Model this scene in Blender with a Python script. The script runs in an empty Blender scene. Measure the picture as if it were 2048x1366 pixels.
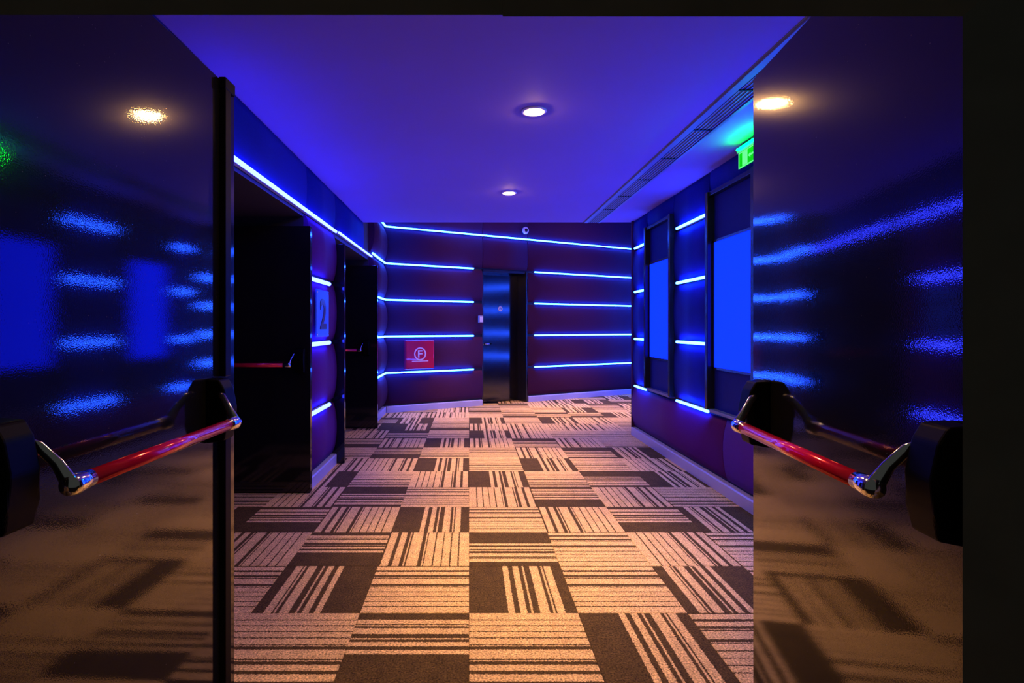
import bpy, bmesh, math, random
from mathutils import Vector, Matrix

# ------------------------------------------------------------------ camera, world, exposure
S = bpy.context.scene
C = S.collection
F_PX, VPX, VPY, CAM_H = 1130.0, 938.0, 655.0, 1.307
cam_d = bpy.data.cameras.new('camera')
cam = bpy.data.objects.new('camera', cam_d)
C.objects.link(cam)
cam.location = (0, 0, CAM_H)
cam.rotation_euler = (math.radians(90), 0, 0)
cam_d.sensor_width = 36.0
cam_d.lens = F_PX / 2048 * 36
cam_d.shift_x = (1024 - VPX) / 2048
cam_d.shift_y = -(683 - VPY) / 2048
cam_d.clip_start = 0.02
S.camera = cam
W = bpy.data.worlds.new('world')
S.world = W
W.use_nodes = True
W.node_tree.nodes['Background'].inputs[0].default_value = (0.95, 1.0, 0.9, 1)
W.node_tree.nodes['Background'].inputs[1].default_value = 0.03
S.view_settings.view_transform = 'Standard'
S.view_settings.look = 'None'
S.view_settings.exposure = 0.0
S.view_settings.gamma = 1.0
S.view_settings.use_curve_mapping = False
SPOT_W = 470.0          # each ceiling downlight
WARM = (1.0, 0.60, 0.21)
LED_BACK = (0.013, 0.078, 1.0)
LED_LEFT = (0.022, 0.035, 1.0)
LED_K = 60.0

random.seed(7)

# ------------------------------------------------------------------ materials
def new_mat(name):
    m = bpy.data.materials.new(name)
    m.use_nodes = True
    nt = m.node_tree
    b = nt.nodes['Principled BSDF']
    return m, nt, b

def mat(name, col, rough=0.5, metal=0.0, spec=0.5, noise=None, bump=None, coat=0.0):
    """procedural material: noise=(scale, amount) varies the colour, bump=(scale, strength, distance)"""
    m, nt, b = new_mat(name)
    b.inputs['Base Color'].default_value = (*col, 1)
    b.inputs['Roughness'].default_value = rough
    b.inputs['Metallic'].default_value = metal
    b.inputs['Specular IOR Level'].default_value = spec
    b.inputs['Coat Weight'].default_value = coat
    tc = nt.nodes.new('ShaderNodeTexCoord')
    if noise:
        n = nt.nodes.new('ShaderNodeTexNoise')
        n.inputs['Scale'].default_value = noise[0]
        n.inputs['Detail'].default_value = 3
        nt.links.new(tc.outputs['Object'], n.inputs['Vector'])
        r = nt.nodes.new('ShaderNodeMix')
        r.data_type = 'RGBA'
        a = noise[1]
        r.inputs['A'].default_value = (*[max(0, c * (1 - a)) for c in col], 1)
        r.inputs['B'].default_value = (*[min(1, c * (1 + a)) for c in col], 1)
        nt.links.new(n.outputs['Fac'], r.inputs['Factor'])
        nt.links.new(r.outputs['Result'], b.inputs['Base Color'])
    if bump:
        n = nt.nodes.new('ShaderNodeTexNoise')
        n.inputs['Scale'].default_value = bump[0]
        n.inputs['Detail'].default_value = 2
        nt.links.new(tc.outputs['Object'], n.inputs['Vector'])
        bp = nt.nodes.new('ShaderNodeBump')
        bp.inputs['Strength'].default_value = bump[1]
        bp.inputs['Distance'].default_value = bump[2]
        nt.links.new(n.outputs['Fac'], bp.inputs['Height'])
        nt.links.new(bp.outputs['Normal'], b.inputs['Normal'])
    return m

def emit(name, col, k):
    m, nt, b = new_mat(name)
    b.inputs['Base Color'].default_value = (0.02, 0.02, 0.02, 1)
    b.inputs['Specular IOR Level'].default_value = 0.0
    b.inputs['Emission Color'].default_value = (*col, 1)
    b.inputs['Emission Strength'].default_value = k
    b.inputs['Roughness'].default_value = 0.5
    return m

M = {}
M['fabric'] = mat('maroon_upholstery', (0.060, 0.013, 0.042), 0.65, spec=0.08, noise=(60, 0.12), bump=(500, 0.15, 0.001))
M['bluelitfab'] = mat('blue_lit_upholstery', (0.006, 0.014, 0.22), 0.65, spec=0.08, noise=(60, 0.12), bump=(500, 0.15, 0.001))  # same padded fabric with the blue LED light put into its colour
M['purplelitfab'] = mat('purple_lit_upholstery', (0.085, 0.011, 0.15), 0.65, spec=0.08, noise=(60, 0.12), bump=(500, 0.15, 0.001))  # same padded fabric, blue LED and warm downlight mixed into its colour
M['wallbase'] = mat('dark_wall_backing', (0.02, 0.015, 0.02), 0.7, noise=(10, 0.2))
M['black'] = mat('matt_charcoal_paint', (0.17, 0.17, 0.15), 0.9, spec=0.0, noise=(8, 0.25))
M['alcove'] = mat('unlit_opening_black', (0.006, 0.006, 0.006), 0.8, spec=0.15, noise=(8, 0.25))  # black takes the place of darkness in the openings
M['ceiling'] = mat('led_washed_ceiling', (0.21, 0.155, 0.50), 0.8, spec=0.2, noise=(1.5, 0.05))  # pale ceiling with the violet-blue LED wash put into its colour
M['base'] = mat('satin_aluminium_skirting', (0.46, 0.46, 0.66), 0.32, metal=0.15, noise=(30, 0.05))  # bluish tint stands in for blue LED light on the skirting
M['housing'] = mat('black_plastic', (0.002, 0.002, 0.002), 0.45, spec=0.05, noise=(40, 0.2))
M['chrome'] = mat('chrome', (0.85, 0.85, 0.86), 0.12, metal=1.0, noise=(60, 0.03))
M['redbar'] = mat('red_lacquered_tube', (0.62, 0.006, 0.05), 0.16, metal=0.35, coat=0.6, noise=(40, 0.06))
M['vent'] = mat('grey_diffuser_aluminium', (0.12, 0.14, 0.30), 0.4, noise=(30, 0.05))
M['ventdark'] = mat('black_vent_void', (0.17, 0.17, 0.15), 0.9, spec=0.05, noise=(10, 0.2))
M['trim'] = mat('black_niche_trim', (0.012, 0.012, 0.014), 0.25, noise=(30, 0.2))
M['board'] = mat('dark_blue_board', (0.006, 0.012, 0.17), 0.6, spec=0.1, noise=(20, 0.1))
M['white'] = mat('white_plastic', (0.75, 0.74, 0.76), 0.35, noise=(40, 0.04))
M['plate'] = mat('blue_lit_sign_plate', (0.05, 0.20, 0.92), 0.35, noise=(25, 0.05))  # pale plate, its blue is LED light put into the colour
M['digit'] = mat('dark_red_vinyl', (0.05, 0.004, 0.006), 0.3, noise=(40, 0.1))
M['fire'] = mat('red_enamel', (0.55, 0.01, 0.05), 0.22, noise=(12, 0.12), coat=0.4)
M['firewhite'] = mat('white_print', (0.8, 0.72, 0.78), 0.4, noise=(40, 0.05))
M['lens'] = mat('dark_glass', (0.004, 0.004, 0.008), 0.1, noise=(30, 0.1))
M['grey'] = mat('grey_plastic', (0.3, 0.31, 0.33), 0.4, noise=(40, 0.05))
M['channel'] = mat('aluminium_channel', (0.4, 0.4, 0.42), 0.4, noise=(40, 0.05))
M['slab'] = mat('dark_subfloor', (0.012, 0.010, 0.010), 0.9, spec=0.1, noise=(30, 0.3))
M['led_back'] = emit('blue_led_diffuser', LED_BACK, LED_K)
M['led_left'] = emit('violet_blue_led_diffuser', LED_LEFT, LED_K * 0.55)
M['led_side'] = emit('blue_led_diffuser_side', LED_BACK, LED_K * 1.1)
M['pane'] = emit('blue_backlit_acrylic', (0.0, 0.0075, 1.0), 6.5)
M['lamp'] = emit('warm_lamp_glass', (1.0, 0.50, 0.16), 450.0)
M['exit'] = emit('green_exit_face', (0.0, 0.62, 0.0), 1.0)
M['exitpale'] = emit('pale_green_exit_print', (0.12, 1.0, 0.25), 1.3)
M['exitglow'] = emit('green_ceiling_glow', (0.0, 1.0, 0.02), 170.0)  # for the bar added to throw a green glow on the ceiling

# glossy black door laminate: fine orange-peel relief, a few dust specks and scratches
def door_mat():
    m, nt, b = new_mat('glossy_black_laminate')
    b.inputs['Base Color'].default_value = (0.006, 0.006, 0.007, 1)
    b.inputs['Specular IOR Level'].default_value = 0.03
    tc = nt.nodes.new('ShaderNodeTexCoord')
    n = nt.nodes.new('ShaderNodeTexNoise')
    n.inputs['Scale'].default_value = 300
    n.inputs['Detail'].default_value = 1
    n2 = nt.nodes.new('ShaderNodeTexNoise')
    n2.inputs['Scale'].default_value = 2.2
    n2.inputs['Detail'].default_value = 1
    n3 = nt.nodes.new('ShaderNodeTexVoronoi')
    n3.inputs['Scale'].default_value = 42
    for q in (n, n2, n3):
        nt.links.new(tc.outputs['Object'], q.inputs['Vector'])
    bp = nt.nodes.new('ShaderNodeBump')
    bp.inputs['Strength'].default_value = 0.20
    bp.inputs['Distance'].default_value = 0.0003
    nt.links.new(n.outputs['Fac'], bp.inputs['Height'])
    nt.links.new(bp.outputs['Normal'], b.inputs['Normal'])
    nt.links.new(bp.outputs['Normal'], b.inputs['Coat Normal'])
    b.inputs['Coat Weight'].default_value = 0.95
    b.inputs['Roughness'].default_value = 0.17
    mr = nt.nodes.new('ShaderNodeMapRange')
    mr.inputs['From Min'].default_value = 0.3
    mr.inputs['From Max'].default_value = 0.7
    mr.inputs['To Min'].default_value = 0.02
    mr.inputs['To Max'].default_value = 0.042
    nt.links.new(n2.outputs['Fac'], mr.inputs['Value'])
    nt.links.new(mr.outputs['Result'], b.inputs['Coat Roughness'])
    dust = nt.nodes.new('ShaderNodeMapRange')
    dust.inputs['From Min'].default_value = 0.035
    dust.inputs['From Max'].default_value = 0.05
    dust.inputs['To Min'].default_value = 1.0
    dust.inputs['To Max'].default_value = 0.0
    nt.links.new(n3.outputs['Distance'], dust.inputs['Value'])
    mx = nt.nodes.new('ShaderNodeMix')
    mx.data_type = 'RGBA'
    mx.inputs['A'].default_value = (0.006, 0.006, 0.007, 1)
    mx.inputs['B'].default_value = (0.10, 0.09, 0.09, 1)
    nt.links.new(dust.outputs['Result'], mx.inputs['Factor'])
    nt.links.new(mx.outputs['Result'], b.inputs['Base Color'])
    return m
M['door'] = door_mat()
M['satin'] = mat('satin_black_laminate', (0.006, 0.006, 0.007), 0.13, spec=0.9, noise=(30, 0.2))

# carpet: one barcode of light and dark bars across the tile, speckled pile
DARK, LIGHT = (0.075, 0.045, 0.012), (0.62, 0.395, 0.155)
BLOCK = [(0, 0), (.36, 1), (.42, 0), (.47, 1), (.535, 0), (.572, 1), (.592, 0), (.655, 1), (.745, 0), (.775, 1),
         (.795, 0), (.81, 1), (.885, 0)]
FINE = [(0, 0), (.018, 1), (.105, 0), (.145, 1), (.22, 0), (.262, 1), (.28, 0), (.30, 1), (.425, 0), (.465, 1), (.482, 0),
        (.495, 1), (.585, 0), (.60, 1), (.68, 0), (.695, 1), (.775, 0), (.79, 1), (.87, 0), (.885, 1)]

def carpet_mat(name, bars):
    m, nt, b = new_mat(name)
    b.inputs['Roughness'].default_value = 0.95
    b.inputs['Specular IOR Level'].default_value = 0.1
    tc = nt.nodes.new('ShaderNodeTexCoord')
    geo = nt.nodes.new('ShaderNodeNewGeometry')
    sep = nt.nodes.new('ShaderNodeSeparateXYZ')
    nt.links.new(tc.outputs['Object'], sep.inputs[0])
    wob = nt.nodes.new('ShaderNodeTexNoise')
    wob.inputs['Scale'].default_value = 150
    nt.links.new(geo.outputs['Position'], wob.inputs['Vector'])
    w1 = nt.nodes.new('ShaderNodeMath')
    w1.operation = 'MULTIPLY_ADD'
    w1.inputs[1].default_value = 0.016
    w1.inputs[2].default_value = 0.242
    nt.links.new(wob.outputs['Fac'], w1.inputs[0])
    ad = nt.nodes.new('ShaderNodeMath')
    ad.operation = 'ADD'
    nt.links.new(sep.outputs['X'], ad.inputs[0])
    nt.links.new(w1.outputs[0], ad.inputs[1])
    dv = nt.nodes.new('ShaderNodeMath')
    dv.operation = 'MULTIPLY'
    dv.inputs[1].default_value = 2.0
    nt.links.new(ad.outputs[0], dv.inputs[0])
    cr = nt.nodes.new('ShaderNodeValToRGB')
    cr.color_ramp.interpolation = 'CONSTANT'
    e = cr.color_ramp.elements
    while len(e) > 1:
        e.remove(e[-1])
    e[0].position = 0
    for i, (p, v) in enumerate(bars):
        el = e[0] if i == 0 else e.new(p)
        el.color = (*(LIGHT if v else DARK), 1)
    nt.links.new(dv.outputs[0], cr.inputs['Fac'])
    sp = nt.nodes.new('ShaderNodeTexNoise')
    sp.inputs['Scale'].default_value = 130
    sp.inputs['Detail'].default_value = 4
    nt.links.new(geo.outputs['Position'], sp.inputs['Vector'])
    sp2 = nt.nodes.new('ShaderNodeTexNoise')
    sp2.inputs['Scale'].default_value = 14
    sp2.inputs['Detail'].default_value = 3
    nt.links.new(geo.outputs['Position'], sp2.inputs['Vector'])
    mr = nt.nodes.new('ShaderNodeMapRange')
    mr.inputs['From Min'].default_value = 0.3
    mr.inputs['From Max'].default_value = 0.7
    mr.inputs['To Min'].default_value = 0.30
    mr.inputs['To Max'].default_value = 1.70
    nt.links.new(sp.outputs['Fac'], mr.inputs['Value'])
    mr2 = nt.nodes.new('ShaderNodeMapRange')
    mr2.inputs['From Min'].default_value = 0.3
    mr2.inputs['From Max'].default_value = 0.7
    mr2.inputs['To Min'].default_value = 0.85
    mr2.inputs['To Max'].default_value = 1.15
    nt.links.new(sp2.outputs['Fac'], mr2.inputs['Value'])
    mm = nt.nodes.new('ShaderNodeMath')
    mm.operation = 'MULTIPLY'
    nt.links.new(mr.outputs['Result'], mm.inputs[0])
    nt.links.new(mr2.outputs['Result'], mm.inputs[1])
    vm = nt.nodes.new('ShaderNodeVectorMath')
    vm.operation = 'SCALE'
    nt.links.new(cr.outputs['Color'], vm.inputs[0])
    nt.links.new(mm.outputs[0], vm.inputs['Scale'])
    nt.links.new(vm.outputs['Vector'], b.inputs['Base Color'])
    bp = nt.nodes.new('ShaderNodeBump')
    bp.inputs['Strength'].default_value = 0.5
    bp.inputs['Distance'].default_value = 0.002
    nt.links.new(sp.outputs['Fac'], bp.inputs['Height'])
    nt.links.new(bp.outputs['Normal'], b.inputs['Normal'])
    return m
M['carpB'] = carpet_mat('barcode_carpet_block', BLOCK)
M['carpF'] = carpet_mat('barcode_carpet_fine', FINE)

# ------------------------------------------------------------------ helpers
def link(name, me, m, parent=None):
    o = bpy.data.objects.new(name, me)
    C.objects.link(o)
    if m is not None and not me.materials:
        me.materials.append(M[m])
    if parent is not None:
        o.parent = parent
    return o

def finish(bm, name, smooth=False):
    bmesh.ops.recalc_face_normals(bm, faces=bm.faces)
    me = bpy.data.meshes.new(name)
    bm.to_mesh(me)
    bm.free()
    if smooth:
        for p in me.polygons:
            p.use_smooth = True
    return me

def box_bm(bm, x0, x1, y0, y1, z0, z1, T=None):
    vs = []
    for x in (x0, x1):
        for y in (y0, y1):
            for z in (z0, z1):
                p = Vector((x, y, z))
                vs.append(bm.verts.new(T(p) if T else p))
    for f in ((0, 1, 3, 2), (4, 6, 7, 5), (0, 4, 5, 1), (2, 3, 7, 6), (0, 2, 6, 4), (1, 5, 7, 3)):
        bm.faces.new([vs[i] for i in f])

def box(name, x0, x1, y0, y1, z0, z1, m, parent=None, T=None, bevel=0.0):
    bm = bmesh.new()
    box_bm(bm, x0, x1, y0, y1, z0, z1, T)
    if bevel:
        bmesh.ops.bevel(bm, geom=bm.edges[:], offset=bevel, segments=2, affect='EDGES', profile=0.5)
    return link(name, finish(bm, name), m, parent)

def boxes(name, lst, m, parent=None, T=None):
    bm = bmesh.new()
    for b in lst:
        box_bm(bm, *b, T)
    return link(name, finish(bm, name), m, parent)

def lathe(name, prof, m, parent=None, T=None, seg=32, smooth=True):
    """prof: (radius, height) list spun about local z"""
    bm = bmesh.new()
    rings = []
    for r, z in prof:
        if r < 1e-6:
            p = Vector((0, 0, z))
            rings.append([bm.verts.new(T(p) if T else p)])
        else:
            rg = []
            for k in range(seg):
                a = 2 * math.pi * k / seg
                p = Vector((r * math.cos(a), r * math.sin(a), z))
                rg.append(bm.verts.new(T(p) if T else p))
            rings.append(rg)
    for a, b in zip(rings, rings[1:]):
        for k in range(seg):
            if len(a) == 1 and len(b) == 1:
                continue
            if len(a) == 1:
                bm.faces.new((a[0], b[k], b[(k + 1) % seg]))
            elif len(b) == 1:
                bm.faces.new((a[k], a[(k + 1) % seg], b[0]))
            else:
                bm.faces.new((a[k], a[(k + 1) % seg], b[(k + 1) % seg], b[k]))
    return link(name, finish(bm, name, smooth), m, parent)

def tube(name, pts, radii, m, parent=None, seg=16, flat=1.0, side=None):
    """swept tube; flat < 1 squashes the section along 'side' cross direction"""
    bm = bmesh.new()
    pts = [Vector(p) for p in pts]
    rings = []
    for i, p in enumerate(pts):
        t = (pts[min(i + 1, len(pts) - 1)] - pts[max(i - 1, 0)]).normalized()
        a = Vector(side) if side else (Vector((0, 0, 1)) if abs(t.z) < 0.9 else Vector((1, 0, 0)))
        a = (a - t * a.dot(t)).normalized()
        b = t.cross(a)
        r = radii[i] if isinstance(radii, (list, tuple)) else radii
        rings.append([bm.verts.new(p + a * (r * math.cos(2 * math.pi * k / seg)) + b * (r * flat * math.sin(2 * math.pi * k / seg)))
                      for k in range(seg)])
    for a, b in zip(rings, rings[1:]):
        for k in range(seg):
            bm.faces.new((a[k], a[(k + 1) % seg], b[(k + 1) % seg], b[k]))
    bm.faces.new(rings[0][::-1])
    bm.faces.new(rings[-1])
    return link(name, finish(bm, name, True), m, parent)

def prism(name, poly, h0, h1, m, parent=None, T=None, bevel=0.0):
    """polygon (a, b) extruded along the third coordinate c from h0 to h1; T maps (a, b, c) to local space"""
    bm = bmesh.new()
    lo = [bm.verts.new(T(Vector((a, b, h0)))) for a, b in poly]
    hi = [bm.verts.new(T(Vector((a, b, h1)))) for a, b in poly]
    bm.faces.new(lo[::-1])
    bm.faces.new(hi)
    n = len(poly)
    for i in range(n):
        bm.faces.new((lo[i], lo[(i + 1) % n], hi[(i + 1) % n], hi[i]))
    if bevel:
        bmesh.ops.bevel(bm, geom=bm.edges[:], offset=bevel, segments=3, affect='EDGES', profile=0.5)
    return link(name, finish(bm, name), m, parent)

def empty(name, loc=(0, 0, 0), rz=0.0):
    o = bpy.data.objects.new(name, None)
    C.objects.link(o)
    o.location = loc
    o.rotation_euler = (0, 0, rz)
    o.empty_display_size = 0.1
    return o

def tag(o, label, cat, group=None, kind=None):
    o['label'] = label
    o['category'] = cat
    if group:
        o['group'] = group
    if kind:
        o['kind'] = kind
    return o

def local(o):
    """world point -> space of the empty o (turned about z only)"""
    R = Matrix.Rotation(-o.rotation_euler.z, 3, 'Z')
    loc = Vector(o.location)
    return lambda v: R @ (Vector(v) - loc)

def struct(o, label, cat):
    return tag(o, label, cat, kind='structure')

def text_mesh(ch, size_x, size_z, thick):
    """one glyph as a mesh centred on the origin in x / z, extruded along y by thick"""
    cu = bpy.data.curves.new('glyph', 'FONT')
    cu.body = ch
    cu.extrude = 0.5
    cu.offset = 0.02
    to = bpy.data.objects.new('glyph_tmp', cu)
    C.objects.link(to)
    bpy.context.view_layer.update()
    dg = bpy.context.evaluated_depsgraph_get()
    me = bpy.data.meshes.new_from_object(to.evaluated_get(dg))
    bpy.data.objects.remove(to)
    xs = [v.co.x for v in me.vertices]
    ys = [v.co.y for v in me.vertices]
    cx, cy = (min(xs) + max(xs)) / 2, (min(ys) + max(ys)) / 2
    sx, sy = size_x / (max(xs) - min(xs)), size_z / (max(ys) - min(ys))
    for v in me.vertices:
        v.co = Vector(((v.co.x - cx) * sx, -v.co.z * thick, (v.co.y - cy) * sy))
    me.materials.clear()
    return me

class Frame:
    """a wall: s runs along it, w stands out from it, z is height"""
    def __init__(self, o, d, n):
        self.o, self.d, self.n = Vector((*o, 0)), Vector((*d, 0)).normalized(), Vector((*n, 0)).normalized()
    def __call__(self, p):                       # p = (s, w, z)
        return self.o + self.d * p[0] + self.n * p[1] + Vector((0, 0, p[2]))

# walls as measured
FL = Frame((-1.32, 0), (0, 1), (1, 0))           # left wall, s = depth
FR = Frame((2.03, 0), (0, 1), (-1, 0))           # right wall, s = depth
BD = (0.8733, 0.4873)
FB = Frame((-1.32, 8.65), BD, (0.4873, -0.8733)) # slanting back wall, s from the left corner
FS = Frame((4.0, 0), (0, 1), (-1, 0))            # end wall of the side branch
CEIL, HIGH = 2.60, 3.50
ROWS = (0.10, 0.61, 1.17, 1.73, 2.285, 2.85)

def panel(fr, s0, s1, z0, z1, parent, bulge=0.05, lip=0.02, g=0.022, gs=0.004, m='fabric', nseg=8):
    """one padded panel: convex in height, straight along the wall"""
    bm = bmesh.new()
    prof = [(0.0, z0 + g)]
    for j in range(nseg + 1):
        t = j / nseg
        prof.append((lip + bulge * (1 - (2 * t - 1) ** 2) ** 0.8, z0 + g + (z1 - z0 - 2 * g) * t))
    prof.append((0.0, z1 - g))
    A = [bm.verts.new(fr((s0 + gs, w, z))) for w, z in prof]
    B = [bm.verts.new(fr((s1 - gs, w, z))) for w, z in prof]
    n = len(prof)
    for i in range(n):
        j = (i + 1) % n
        f = bm.faces.new((A[i], A[j], B[j], B[i]))
        f.smooth = 0 < i < n - 2
    bm.faces.new(A[::-1])
    bm.faces.new(B)
    return link('panel', finish(bm, 'panel'), m, parent)

def led(fr, s0, s1, z, label, m='led_back', group='blue LED strips in the panel grooves', w0=0.036, r=0.012, z1=None):
    """strip light: aluminium channel carrying a round glowing diffuser"""
    z1 = z if z1 is None else z1
    o = empty('led_strip', fr((s0, w0, z)), math.atan2(fr.d.y, fr.d.x))
    loc = local(o)
    bm = bmesh.new()
    def seg_box(wa, wb, ra):
        vs = []
        for s, zz in ((s0, z), (s1, z1)):
            for w, dz in ((wa, -ra), (wb, -ra), (wb, ra), (wa, ra)):
                vs.append(bm.verts.new(loc(fr((s, w, zz + dz)))))
        for k in range(4):
            bm.faces.new((vs[k], vs[(k + 1) % 4], vs[4 + (k + 1) % 4], vs[4 + k]))
        bm.faces.new(vs[3::-1])
        bm.faces.new(vs[4:])
    seg_box(0.008, w0 + 0.003, r * 0.6)
    link('channel', finish(bm, 'channel'), 'channel', o)
    bm = bmesh.new()
    ends = []
    for s, zz in ((s0 + 0.004, z), (s1 - 0.004, z1)):
        ends.append([bm.verts.new(loc(fr((s, w0 + r + r * math.sin(math.pi * k / 4), zz + r * math.cos(math.pi * k / 4))))) for k in range(8)])
    a, b = ends
    for k in range(8):
        bm.faces.new((a[k], a[(k + 1) % 8], b[(k + 1) % 8], b[k]))
    bm.faces.new(a[::-1])
    bm.faces.new(b)
    link('diffuser', finish(bm, 'diffuser'), m, o)
    return tag(o, label, 'light strip', group)

# ------------------------------------------------------------------ floor with carpet tiles
TZ0, TW, TD = 2.586, 0.5, 0.51
floor = box('floor', -3.2, 4.6, -1.2, 12.6, -0.12, -0.007, 'slab')
struct(floor, 'carpet-tiled corridor floor with beige and brown barcode stripes', 'floor')
def tile_mesh(name, m):
    bm = bmesh.new()
    h, i = 0.25, 0.2485
    lo = [bm.verts.new((x * h, y * h, -0.008)) for x, y in ((-1, -1), (1, -1), (1, 1), (-1, 1))]
    mi = [bm.verts.new((x * h, y * h, -0.0025)) for x, y in ((-1, -1), (1, -1), (1, 1), (-1, 1))]
    up = [bm.verts.new((x * i, y * i, 0.0)) for x, y in ((-1, -1), (1, -1), (1, 1), (-1, 1))]
    for a, b in ((lo, mi), (mi, up)):
        for k in range(4):
            bm.faces.new((a[k], a[(k + 1) % 4], b[(k + 1) % 4], b[k]))
    bm.faces.new(up)
    bm.faces.new(lo[::-1])
    me = finish(bm, name)
    me.materials.append(M[m])
    return me
TM = {'B': tile_mesh('carpet_tile_block', 'carpB'), 'F': tile_mesh('carpet_tile_fine', 'carpF')}
ROT = {'l': 0.0, 'n': 90.0, 'r': 180.0, 'f': 270.0}
LAY = {  # row: tile codes for columns -3 .. 3 (row 0 starts at TZ0); letter pattern + side where it starts
    -1: 'Fn Fn Bn Fn Bl Ff Fl', 0: 'Ff Br Ff Bl Ff Br Ff', 1: 'Fl Bn Fl Bf Ff Fr Ff', 2: 'Bn Fl Bl Ff Fl Bn Br',
    3: 'Fr Bf Ff Fr Bn Fr Fn', 4: 'Br Fn Fr Bl Fn Bf Bl', 5: 'Fr Fr Bl Fn Bl Fn Fr', 6: 'Fn Bn Fn Ff Fl Bf Br',
    7: 'Bn Fl Bl Fl Bf Fl Fn', 8: 'Fr Bf Fn Bl Fl Fn Fn', 9: 'Br Bl Bn Fl Fl Fr Fl', 10: 'Bf Br Fn Bl Fn Bl Fr'}
for r in range(-4, 18):
    codes = LAY.get(r, '').split()
    for c in range(-5, 8):
        xa, ya = c * TW, TZ0 + r * TD
        xc, yc = xa + TW / 2, ya + TD / 2
        # outside the walls of the place: no carpet
        if (Vector((xc, yc, 0)) - FB.o).dot(FB.n) < -0.30:
            continue
        if xc > 2.1 and yc < 6.8:
            continue
        if xc < -1.4 and (yc < 2.4 or yc > 7.6):
            continue
        if -4 < c < 4 and codes:
            code = codes[c + 3]
        else:
            code = random.choice('BFFB') + random.choice('lnrf')
        t = bpy.data.objects.new('carpet_tile', TM[code[0]])
        C.objects.link(t)
        t.parent = floor
        t.location = (xc, yc, random.uniform(-0.0006, 0.0006))
        t.rotation_euler = (0, 0, math.radians(ROT[code[1]]))
        t.scale = (1.02, 1, 1) if code[1] in 'nf' else (1, 1.02, 1)

# ------------------------------------------------------------------ ceilings
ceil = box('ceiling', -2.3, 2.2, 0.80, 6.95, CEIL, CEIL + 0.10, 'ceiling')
struct(ceil, 'low corridor ceiling with the violet-blue LED wash in its colour', 'ceiling')
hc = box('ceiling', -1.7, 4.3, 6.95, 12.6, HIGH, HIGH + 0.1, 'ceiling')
struct(hc, 'higher ceiling over the far end past the low ceiling edge', 'ceiling')
box('fascia', -1.7, 4.3, 6.90, 6.949, CEIL + 0.10, HIGH, 'ceiling', hc)

# ------------------------------------------------------------------ dark doorway wall on the near side
fw = empty('wall_front', (0, 0.86, 0))
struct(fw, 'matt black doorway wall framing the open double doors', 'wall')
# splayed towards the near side, sharp at the opening
for sx, x0 in ((-1, 0.86), (1, 0.7775)):
    prism('jamb', [(sx * x0, 0.03), (sx * (x0 + 0.4), -0.12), (sx * 3.2, -0.12), (sx * 3.2, 0.045), (sx * (x0 + 0.05), 0.045)], -0.008, 3.0, 'black', fw,
          lambda p: Vector((p.x, p.y, p.z)))
for x0, x1, zb in ((-0.86, 0.053, CAM_H + 0.4922), (0.053, 0.80, CAM_H + 0.4899)):
    prism('lintel', [(0.03, zb), (-0.12, zb + 0.4), (-0.12, 3.0), (0.045, 3.0), (0.045, zb + 0.05)], x0, x1, 'black', fw,
          lambda p: Vector((p.z, p.x, p.y)))

# ------------------------------------------------------------------ left wall
wl = empty('wall_left', (-1.32, 5.0, 0))
struct(wl, 'left wall of padded maroon panels around two dark door alcoves', 'wall')
def L(p):                                    # wall_left local space
    return FL(p) - Vector((-1.32, 5.0, 0))
ALC = ((2.45, 4.50), (5.42, 7.40))
box('core', -0.9, 0, 0.93, 2.45, -0.008, CEIL, 'wallbase', wl, lambda p: Vector((p.x, p.y - 5.0, p.z)))
for s0, s1, z0, z1 in ((2.45, 7.40, 2.19, CEIL), (4.50, 5.42, -0.008, 2.19), (7.40, 8.85, -0.008, HIGH), (6.95, 7.40, CEIL, HIGH)):
    box('core', -0.9, 0, s0, s1, z0, z1, 'wallbase', wl, lambda p: Vector((p.x, p.y - 5.0, p.z)))
for s0, s1 in ALC:                           # black sheet standing in for the unlit hall behind each alcove
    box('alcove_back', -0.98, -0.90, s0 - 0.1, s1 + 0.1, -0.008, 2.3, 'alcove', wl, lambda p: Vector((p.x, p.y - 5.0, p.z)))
LF = Frame((0, -5.0), (0, 1), (1, 0))
for s0, s1 in ((0.95, 2.45), (4.50, 5.42)):
    for z0, z1 in zip(ROWS[:4], ROWS[1:4] + (2.222,)):
        panel(LF, s0, s1, z0, z1, wl, 0.034, m='purplelitfab')
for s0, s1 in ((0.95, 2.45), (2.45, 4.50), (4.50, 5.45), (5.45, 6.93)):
    panel(LF, s0, s1, 2.222, CEIL + 0.02, wl, 0.012, m='bluelitfab')
for z0, z1 in zip(ROWS, ROWS[1:] + (HIGH,)):
    panel(LF, 7.42, 8.62, z0, z1, wl, 0.06)
G1 = 'blue-violet LED strips on the left wall'
led(FL, 2.60, 5.40, 2.222, 'long glowing LED strip above the alcove with the nearer black door', 'led_left', G1, 0.036, 0.014)
led(FL, 5.52, 7.40, 2.235, 'LED strip along the header over the second dark alcove', 'led_left', G1, 0.036, 0.012)
for z, t in zip(ROWS[1:4], ('lowest', 'middle', 'highest')):
    led(FL, 4.52, 5.125, z - (0.03 if z > 1.5 else 0.0), f'{t} short violet-blue LED strip on the pillar with the number plate', 'led_left', G1, 0.036, 0.018)
for i, z in enumerate(ROWS[1:]):
    led(FL, 7.45, 8.60, z, f'short LED strip on the left wall by the back corner, {("lowest", "second", "third", "fourth", "fifth")[i]} up',
        'led_back', G1, 0.036, 0.014)

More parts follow.
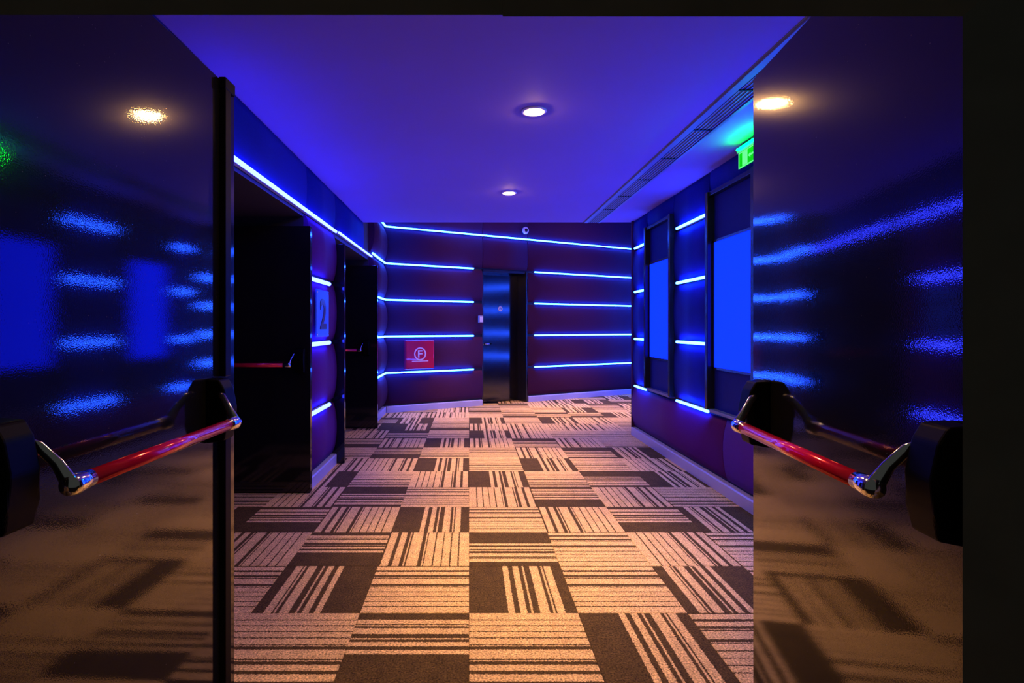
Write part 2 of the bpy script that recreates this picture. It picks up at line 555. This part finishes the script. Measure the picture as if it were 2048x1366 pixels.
# ------------------------------------------------------------------ right wall
wr = empty('wall_right', (2.03, 5.0, 0))
struct(wr, 'right wall of padded panels with two recessed light boxes', 'wall')
RF = Frame((0, -5.0), (0, 1), (-1, 0))
NI = ((3.88, 4.69), (5.51, 6.33))            # niches
COLS = ((2.60, 3.88), (4.69, 5.51), (6.33, 6.87))
box('core', 0.0, 0.17, 0.93, 6.87, -0.008, CEIL, 'wallbase', wr, lambda p: Vector((p.x, p.y - 5.0, p.z)))
box('end_face', -0.05, 0.17, 6.871, 6.90, -0.008, CEIL, 'fabric', wr, lambda p: Vector((p.x, p.y - 5.0, p.z)))
for s0, s1 in ((0.95, 2.6), (2.60, 4.40), (4.40, 6.87)):
    panel(RF, s0, s1, 0.10, 0.61, wr, 0.035, m='purplelitfab')
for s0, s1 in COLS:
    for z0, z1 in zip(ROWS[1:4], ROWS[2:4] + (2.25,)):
        panel(RF, s0, s1, z0, z1, wr, 0.018, m='bluelitfab')
    panel(RF, s0, s1, 2.25, CEIL + 0.02, wr, 0.015, m='bluelitfab')
for z0, z1 in zip(ROWS[1:4], ROWS[2:4] + (2.25,)):
    panel(RF, 0.95, 2.6, z0, z1, wr, 0.018, m='bluelitfab')
panel(RF, 0.95, 2.6, 2.25, CEIL + 0.02, wr, 0.015, m='bluelitfab')
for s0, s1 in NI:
    panel(RF, s0, s1, 2.42, CEIL + 0.02, wr, 0.012, g=0.006, m='bluelitfab')
G2 = 'blue LED strips on the right wall'
for (s0, s1), nm in zip(COLS, ('behind the open door', 'between the two light boxes', 'at the far corner end')):
    for z, t in zip((0.61, 1.17, 1.73, 2.25), ('lowest', 'second lowest', 'second highest', 'highest')):
        led(FR, s0 - 0.01, s1 - (0.12 if s0 > 4 else 0.05), z, f'{t} blue LED strip on the right wall {nm}', 'led_back', G2, 0.036, 0.013)

def light_box(s0, s1, label):
    o = empty('light_box', FR(((s0 + s1) / 2, 0, 0.62)))
    T = lambda p: FR((p.x, p.y, p.z)) - o.location
    box('backing_board', s0 + 0.03, s1 - 0.03, 0.001, 0.012, 0.64, 2.40, 'board', o, T)
    for a, b in ((s0 + 0.002, s0 + 0.05), (s1 - 0.05, s1 - 0.002)):
        box('side_trim', a, b, 0.0, 0.075, 0.63, 2.42, 'trim', o, T, 0.004)
    box('top_trim', s0 + 0.05, s1 - 0.05, 0.0, 0.06, 2.385, 2.42, 'trim', o, T, 0.004)
    box('ledge', s0 + 0.05, s1 - 0.05, 0.0, 0.06, 0.615, 0.64, 'vent', o, T, 0.003)
    a, b, z0, z1 = s0 + 0.10, s1 - 0.06, 0.965, 2.02
    fr = [(a, b, 0.012, 0.034, z0, z0 + 0.02), (a, b, 0.012, 0.034, z1 - 0.02, z1),
          (a, a + 0.02, 0.012, 0.034, z0, z1), (b - 0.02, b, 0.012, 0.034, z0, z1)]
    frm = boxes('frame', fr, 'trim', o, T)
    box('lit_pane', a + 0.018, b - 0.018, 0.013, 0.027, z0 + 0.018, z1 - 0.018, 'pane', frm, T)
    tag(o, label, 'light box', 'blue light boxes on the right wall')
light_box(*NI[0], 'blank blue light box in the niche under the green exit sign')
light_box(*NI[1], 'blank blue light box in the niche toward the far corner')

# ------------------------------------------------------------------ back wall
BANG = math.atan2(BD[1], BD[0])
wb = empty('wall_back', (-1.32, 8.65, 0), BANG)
struct(wb, 'slanting back wall of padded maroon panels around a black door', 'wall')
BF = Frame((0, 0), (1, 0), (0, -1))
DS0, DS1, DH, SEND = 1.753, 2.671, 2.287, 6.08
TB = lambda p: BF((p.x, p.y, p.z))
for s0, s1, z0, z1 in ((-0.3, DS0, -0.008, HIGH), (DS0, DS1, DH, HIGH), (DS1, SEND, -0.008, HIGH)):
    box('core', s0, s1, -0.32, 0.0, z0, z1, 'wallbase', wb, TB)
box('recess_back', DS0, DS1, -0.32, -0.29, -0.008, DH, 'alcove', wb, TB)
for z0, z1 in zip(ROWS[:4], ROWS[1:4] + (2.285,)):
    panel(BF, 0.02, DS0, z0, z1, wb, 0.028)
    panel(BF, DS1, SEND, z0, z1, wb, 0.028)
for z0, z1 in ((2.285, 2.85), (2.85, HIGH + 0.02)):
    for s0, s1 in ((0.02, DS0), (DS0, DS1), (DS1, SEND)):
        panel(BF, s0, s1, z0, z1, wb, 0.028)
G3 = 'blue LED strips on the back wall'
led(FB, 0.03, SEND - 0.05, 2.85, 'longest blue LED strip, running over the black door on the back wall', 'led_back', G3, 0.036, 0.0125)
for z, t in zip(ROWS[1:5], ('lowest', 'second lowest', 'second highest', 'highest')):
    led(FB, 0.03, 1.575, z, f'{t} blue LED strip on the back wall between the corner and the card reader', 'led_back', G3, 0.036, 0.0125)
    led(FB, 2.81, SEND - 0.05, z, f'{t} blue LED strip on the back wall past the door frame', 'led_back', G3, 0.036, 0.0125)

# end wall of the side branch (seen mirrored in the back door)
ws = empty('wall_side', (4.0, 9.0, 0))
struct(ws, 'end wall of the side branch with glowing strips', 'wall')
box('core', 0.0, 0.2, 6.9, 11.9, -0.008, HIGH, 'wallbase', ws, lambda p: Vector((p.x, p.y - 9.0, p.z)))
box('core', -1.8, 0.2, 6.72, 6.90, -0.008, HIGH, 'wallbase', ws, lambda p: Vector((p.x, p.y - 9.0, p.z)))
SF = Frame((0, -9.0), (0, 1), (-1, 0))
for z0, z1 in zip(ROWS, ROWS[1:] + (HIGH,)):
    panel(SF, 6.92, 11.4, z0, z1, ws, 0.05)
for z, t in zip(ROWS[1:5], ('lowest', 'second lowest', 'second highest', 'highest')):
    led(FS, 6.95, 11.3, z, f'{t} blue LED strip on the side branch end wall, mirrored in the black door', 'led_side', 'blue LED strips on the side branch wall', 0.03, 0.02)

# ------------------------------------------------------------------ skirting
def baseboard(name, fr, runs, label):
    o = empty(name, fr((runs[0][0], 0, 0)), math.atan2(fr.d.y, fr.d.x))
    loc = local(o)
    for s0, s1 in runs:
        T = lambda p: loc(fr((p.z, p.x, p.y)))
        prism('board', [(0.0, -0.006), (0.052, -0.006), (0.052, 0.086), (0.046, 0.098), (0.0, 0.10)], s0, s1, 'base', o, T)
    return struct(o, label, 'baseboard')
baseboard('baseboard_left', FL, ((0.95, 2.45), (4.505, 5.415), (7.405, 8.64)), 'pale skirting at the foot of the left wall')
baseboard('baseboard_right', FR, ((0.95, 6.90),), 'pale skirting at the foot of the right wall, lit blue')
baseboard('baseboard_back', FB, ((0.04, DS0 - 0.01), (DS1 + 0.01, SEND - 0.03)), 'pale skirting at the foot of the slanting back wall')

# ------------------------------------------------------------------ doors
def push_door(name, hinge, ang, Ln, sgn, label, rod=False, bar=(0.13, 0.76), H=2.107, th=0.05, mat_leaf='door'):
    """leaf along local x from the hinge; sgn tells on which side (local y) the push bar sits"""
    o = empty(name, (*hinge, 0), ang)
    P = lambda p: Vector((p.x, sgn * p.y, p.z))          # (u, w, v)
    box('leaf', 0.0, Ln, -th, 0.0, 0.006, H, mat_leaf, o, P, 0.002)
    V = 1.017
    u0, u1 = bar
    for u, d in ((u0, 1), (u1, -1)):
        # tapered housing screwed to the leaf
        T = lambda p: Vector((p.z, sgn * p.x, p.y))
        prism('housing', [(0.0, 0.945), (0.058, 0.955), (0.066, 1.0), (0.070, 1.055), (0.058, 1.115), (0.042, 1.143), (0.0, 1.147)],
              u - d * 0.075, u - d * 0.005, 'housing', o, T, 0.006)
        # lever arm: flat chrome blade from housing down and out to the bar
        ue = u + d * 0.015
        pts = [(u - d * 0.012, sgn * 0.030, 1.108), (u + d * 0.002, sgn * 0.058, 1.092), (ue, sgn * 0.082, 1.058),
               (ue + d * 0.003, sgn * 0.098, 1.030), (ue + d * 0.004, sgn * 0.104, V - 0.008)]
        arm = tube('lever_arm', pts, [0.010, 0.011, 0.012, 0.016, 0.019], 'chrome', o, 12, 0.45, (0, sgn * 0.6, 0.8))
        tube('end_cap', [(ue - d * 0.004, sgn * 0.104, V), (ue + d * 0.012, sgn * 0.104, V), (ue + d * 0.03, sgn * 0.104, V), (ue + d * 0.055, sgn * 0.104, V)],
             [0.017, 0.0205, 0.0185, 0.0168], 'chrome', arm, 20)
    tube('push_bar', [(u0 + 0.068, sgn * 0.104, V), (u1 - 0.068, sgn * 0.104, V)], 0.0162, 'redbar', o, 24)
    if rod:
        box('rod_cover', Ln - 0.115, Ln - 0.075, 0.0, 0.022, 1.146, H + 0.004, 'housing', o, P, 0.003)
        box('rod_cover', Ln - 0.115, Ln - 0.075, 0.0, 0.022, 0.012, 0.946, 'housing', o, P, 0.003)
        box('latch', Ln - 0.120, Ln - 0.045, 0.0, 0.024, H - 0.035, H + 0.003, 'housing', o, P, 0.004)
    return struct(o, label, 'door')
def door_to(name, a, b, sgn, label, **k):
    d = Vector(b) - Vector(a)
    return push_door(name, a, math.atan2(d.y, d.x), d.length, sgn, label, **k)
door_to('door_1', (-0.838, 0.94), (-0.814, 1.96), -1, 'glossy black open door with a vertical rod beside its red push bar', rod=True, H=2.122, bar=(0.081, 0.811))
door_to('door_2', (0.828, 0.94), (0.915, 1.82), 1, 'glossy black open door with a red push bar near the blue light boxes', bar=(0.052, 0.748))
door_to('door_3', (-2.18, 4.45), (-1.25, 4.45), -1, 'black door with red push bar standing open beside the number plate', bar=(0.12, 0.82))
door_to('door_4', (-2.16, 5.47), (-1.195, 5.47), 1, 'black door leaf standing open just behind the number plate pillar', bar=(0.12, 0.82))
door_to('door_5', (-2.16, 7.30), (-1.185, 7.30), -1, 'black door with red push bar standing open near the back corner', bar=(0.12, 0.80))

# back door in its recess
bd = empty('door_6', FB((DS0, -0.25, 0)), BANG)
TD6 = lambda p: local(bd)(FB((p.x, p.y, p.z)))
box('leaf', DS0 + 0.03, DS1 - 0.03, -0.28, -0.235, 0.006, DH - 0.04, 'satin', bd, TD6, 0.002)
boxes('frame', [(DS0 - 0.0, DS0 + 0.03, -0.29, 0.01, -0.006, DH), (DS1 - 0.03, DS1 - 0.0, -0.29, 0.03, -0.006, DH),
                (DS0, DS1, -0.29, 0.01, DH - 0.04, DH)], 'trim', bd, TD6)
hx = DS0 + 0.17
hnd = tube('handle', [TD6(Vector(q)) for q in ((hx, -0.235, 1.02), (hx, -0.185, 1.02), (hx + 0.02, -0.175, 1.02), (hx + 0.13, -0.175, 1.025))],
     0.011, 'chrome', bd, 12)
def on_wall(s, w, z, o):
    return lambda p: local(o)(FB((s + p.x, w + p.z, z + p.y)))
lathe('rose', [(0, 0), (0.026, 0), (0.026, 0.008), (0, 0.008)], 'chrome', hnd, on_wall(hx, -0.236, 1.02, bd), 20)
rsg = lathe('round_sign', [(0.024, 0.0), (0.046, 0.0), (0.046, 0.006), (0.024, 0.006), (0.024, 0.0)], 'white', bd, on_wall(DS0 + 0.52, -0.236, 1.635, bd), 28)
box('pictogram', DS0 + 0.52 - 0.014, DS0 + 0.52 + 0.014, -0.236, -0.230, 1.629, 1.641, 'white', rsg, TD6)
struct(bd, 'black satin door recessed in the back wall with a round sign', 'door')

# ------------------------------------------------------------------ things on the walls
# number plate
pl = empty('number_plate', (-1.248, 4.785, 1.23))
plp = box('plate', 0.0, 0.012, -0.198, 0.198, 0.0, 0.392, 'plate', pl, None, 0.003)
dm = text_mesh('2', 0.20, 0.255, 0.006)
dg = link('digit', dm, 'digit', plp)
dg.location = (0.0135, 0, 0.19)
dg.rotation_euler = (0, 0, math.radians(90))
for yy in (-0.175, 0.175):
    for zz in (0.022, 0.37):
        lathe('screw', [(0, 0.0155), (0.006, 0.0145), (0.008, 0.011), (0.008, 0.0)], 'chrome', plp,
              lambda p, yy=yy, zz=zz: Vector((p.z + 0.0, yy + p.x, zz + p.y)), 12)
tag(pl, 'square plate with blue LED light in its colour and a dark number 2 on the padded pillar', 'sign')

# fire hose cabinet
fc = empty('fire_cabinet', FB((0.57, 0.0, 0.66)), BANG)
TF = lambda p: local(fc)(FB((p.x, p.y, p.z)))
box('case', 0.3245, 0.814, 0.047, 0.115, 0.660, 1.105, 'fire', fc, TF, 0.005)
fcv = box('cover', 0.338, 0.80, 0.1149, 0.122, 0.674, 1.091, 'fire', fc, TF, 0.003)
wl_ = on_wall(0.569, 0.1222, 0.895, fc)
lathe('ring', [(0.082, 0.0), (0.102, 0.0), (0.102, 0.003), (0.082, 0.003), (0.082, 0.0)], 'firewhite', fcv, wl_, 40, False)
fm = text_mesh('F', 0.075, 0.115, 0.004)
fo = link('letter', fm, 'firewhite', fcv)
fo.location = TF(Vector((0.569, 0.124, 0.895)))
box('led_glint_strip', 0.43, 0.71, 0.1219, 0.1235, 0.775, 0.788, 'firewhite', fcv, TF)  # pale bar painted in for an LED reflection on the cover
tag(fc, 'red square fire hose cabinet with a ringed letter F on the back wall', 'fire cabinet')

# card reader
kr = empty('card_reader', FB((1.69, 0.0, 1.385)), BANG)
TK = lambda p: local(kr)(FB((p.x, p.y, p.z)))
box('body', 1.652, 1.728, 0.05, 0.10, 1.385, 1.505, 'grey', kr, TK, 0.006)
box('face', 1.662, 1.718, 0.0995, 0.103, 1.40, 1.49, 'white', kr, TK, 0.001)
tag(kr, 'small pale card reader on the back wall beside the black door', 'card reader')

# dome camera
cd = empty('dome_camera', FB((2.60, 0.05, 3.0)), BANG)
TC = on_wall(2.60, 0.06, 3.0, cd)
lathe('mount_ring', [(0, 0), (0.062, 0), (0.062, 0.022), (0.054, 0.034), (0.034, 0.038), (0.030, 0.03), (0, 0.03)], 'white', cd, TC, 32)
lathe('lens_dome', [(0.033, 0.030), (0.031, 0.044), (0.022, 0.056), (0.010, 0.061), (0, 0.062)], 'lens', cd, TC, 24)
tag(cd, 'small white dome camera high on the back wall', 'camera')

# exit sign on the right wall under the ceiling
ex = empty('exit_sign', (1.90, 3.77, 2.42))
TE = lambda p: Vector((p.x - 1.90, p.y - 3.77, p.z - 2.42))
box('housing', 1.885, 1.965, 3.57, 3.98, 2.525, 2.565, 'grey', ex, TE, 0.004)
box('bracket', 1.90, 2.0, 3.60, 3.95, 2.566, 2.582, 'housing', ex, TE)
exf = box('face', 1.895, 1.905, 3.58, 3.965, 2.42, 2.5255, 'exit', ex, TE)
rim = [(1.892, 1.8955, 3.578, 3.967, 2.418, 2.424), (1.892, 1.8955, 3.578, 3.967, 2.520, 2.527),
       (1.892, 1.8955, 3.961, 3.967, 2.418, 2.527), (1.892, 1.8955, 3.578, 3.584, 2.418, 2.527)]
boxes('rim', rim, 'exitpale', exf, TE)
box('door_pictogram', 1.8935, 1.8955, 3.845, 3.915, 2.428, 2.518, 'exitpale', exf, TE)
prism('arrow', [(3.835, 2.474), (3.805, 2.49), (3.805, 2.480), (3.70, 2.480), (3.70, 2.468), (3.805, 2.468), (3.805, 2.458)], 1.8935, 1.8955,
      'exitpale', exf, lambda p: TE(Vector((p.z, p.x, p.y))))
prism('runner', [(3.62, 2.435), (3.63, 2.432), (3.645, 2.458), (3.66, 2.435), (3.672, 2.44), (3.655, 2.475), (3.668, 2.488), (3.66, 2.494),
                 (3.648, 2.484), (3.65, 2.50), (3.636, 2.502), (3.634, 2.486), (3.622, 2.478), (3.627, 2.47), (3.64, 2.474)], 1.8935, 1.8955,
      'exitpale', exf, lambda p: TE(Vector((p.z, p.x, p.y))))
box('ceiling_glow_bar', 1.868, 1.882, 3.60, 3.95, 2.540, 2.552, 'exitglow', ex, TE)  # added emissive bar, makes the green glow on the ceiling
tag(ex, 'glowing green exit sign with white arrow under the ceiling edge', 'exit sign')

# ------------------------------------------------------------------ ceiling fittings
vt = empty('air_vent', (1.505, 4.7, CEIL))
VX0, VX1, VY0, VY1 = -0.095, 0.10, -2.75, 2.235
z0v = -0.012
box('rail', VX0, VX0 + 0.045, VY0, VY1, z0v, 0.0, 'vent', vt)
box('rail', VX1 - 0.022, VX1, VY0, VY1, z0v, 0.0, 'vent', vt)
box('shadow_gap', VX0 - 0.012, VX0, VY0, VY1, -0.002, 0.0, 'ventdark', vt)
box('void', VX0 + 0.045, VX1 - 0.022, VY0, VY1, -0.002, 0.0, 'ventdark', vt)
xs = [VX0 + 0.062 + k * 0.0245 for k in range(5)]
y = VY0
joints = [3.06 - 0.62 - 4.7] + [3.06 + 0.62 * k - 4.7 for k in range(6)]
edges = [VY0] + joints + [VY1]
for a, b in zip(edges, edges[1:]):
    for x in xs:
        box('slat', x - 0.004, x + 0.004, a + 0.006, b - 0.006, -0.007, -0.003, 'vent', vt)
for j in joints:
    box('joint', VX0 + 0.045, VX1 - 0.022, j - 0.006, j + 0.006, z0v + 0.001, -0.002, 'trim', vt)
tag(vt, 'long slotted air vent running along the low ceiling', 'air vent')

def downlight(x, y, zc, label, power):
    o = empty('downlight', (x, y, zc))
    lathe('trim_ring', [(0.047, 0.0), (0.075, 0.0), (0.075, -0.006), (0.068, -0.010), (0.050, -0.010), (0.047, 0.0)], 'white', o)
    lathe('lamp_glass', [(0.048, -0.004), (0.047, -0.010), (0.036, -0.017), (0.018, -0.021), (0.0, -0.022)], 'lamp', o)
    for k, ang in ((0.90, 62), (0.10, 108)):         # reflector beam and wider spill of one lamp
        l = bpy.data.lights.new('downlight_lamp', 'SPOT')
        l.energy = power * k
        l.color = WARM
        l.spot_size = math.radians(ang)
        l.spot_blend = 1.0
        l.shadow_soft_size = 0.04
        lo = bpy.data.objects.new('downlight_lamp', l)
        C.objects.link(lo)
        lo.parent = o
        lo.location = (0, 0, -0.06)
    return tag(o, label, 'ceiling light', 'round warm ceiling downlights')
downlight(0.10, 1.55, CEIL, 'round warm downlight in the low ceiling between the open double doors', SPOT_W * 0.45)
downlight(0.388, 3.37, CEIL, 'round warm downlight in the middle of the low ceiling', SPOT_W)
downlight(0.383, 5.41, CEIL, 'round warm downlight toward the far edge of the low ceiling', SPOT_W)
downlight(0.55, 8.35, HIGH, 'round warm downlight in the higher ceiling before the black door', SPOT_W * 1.6)
downlight(2.35, 9.15, HIGH, 'round warm downlight in the higher ceiling by the side branch', SPOT_W * 1.6)
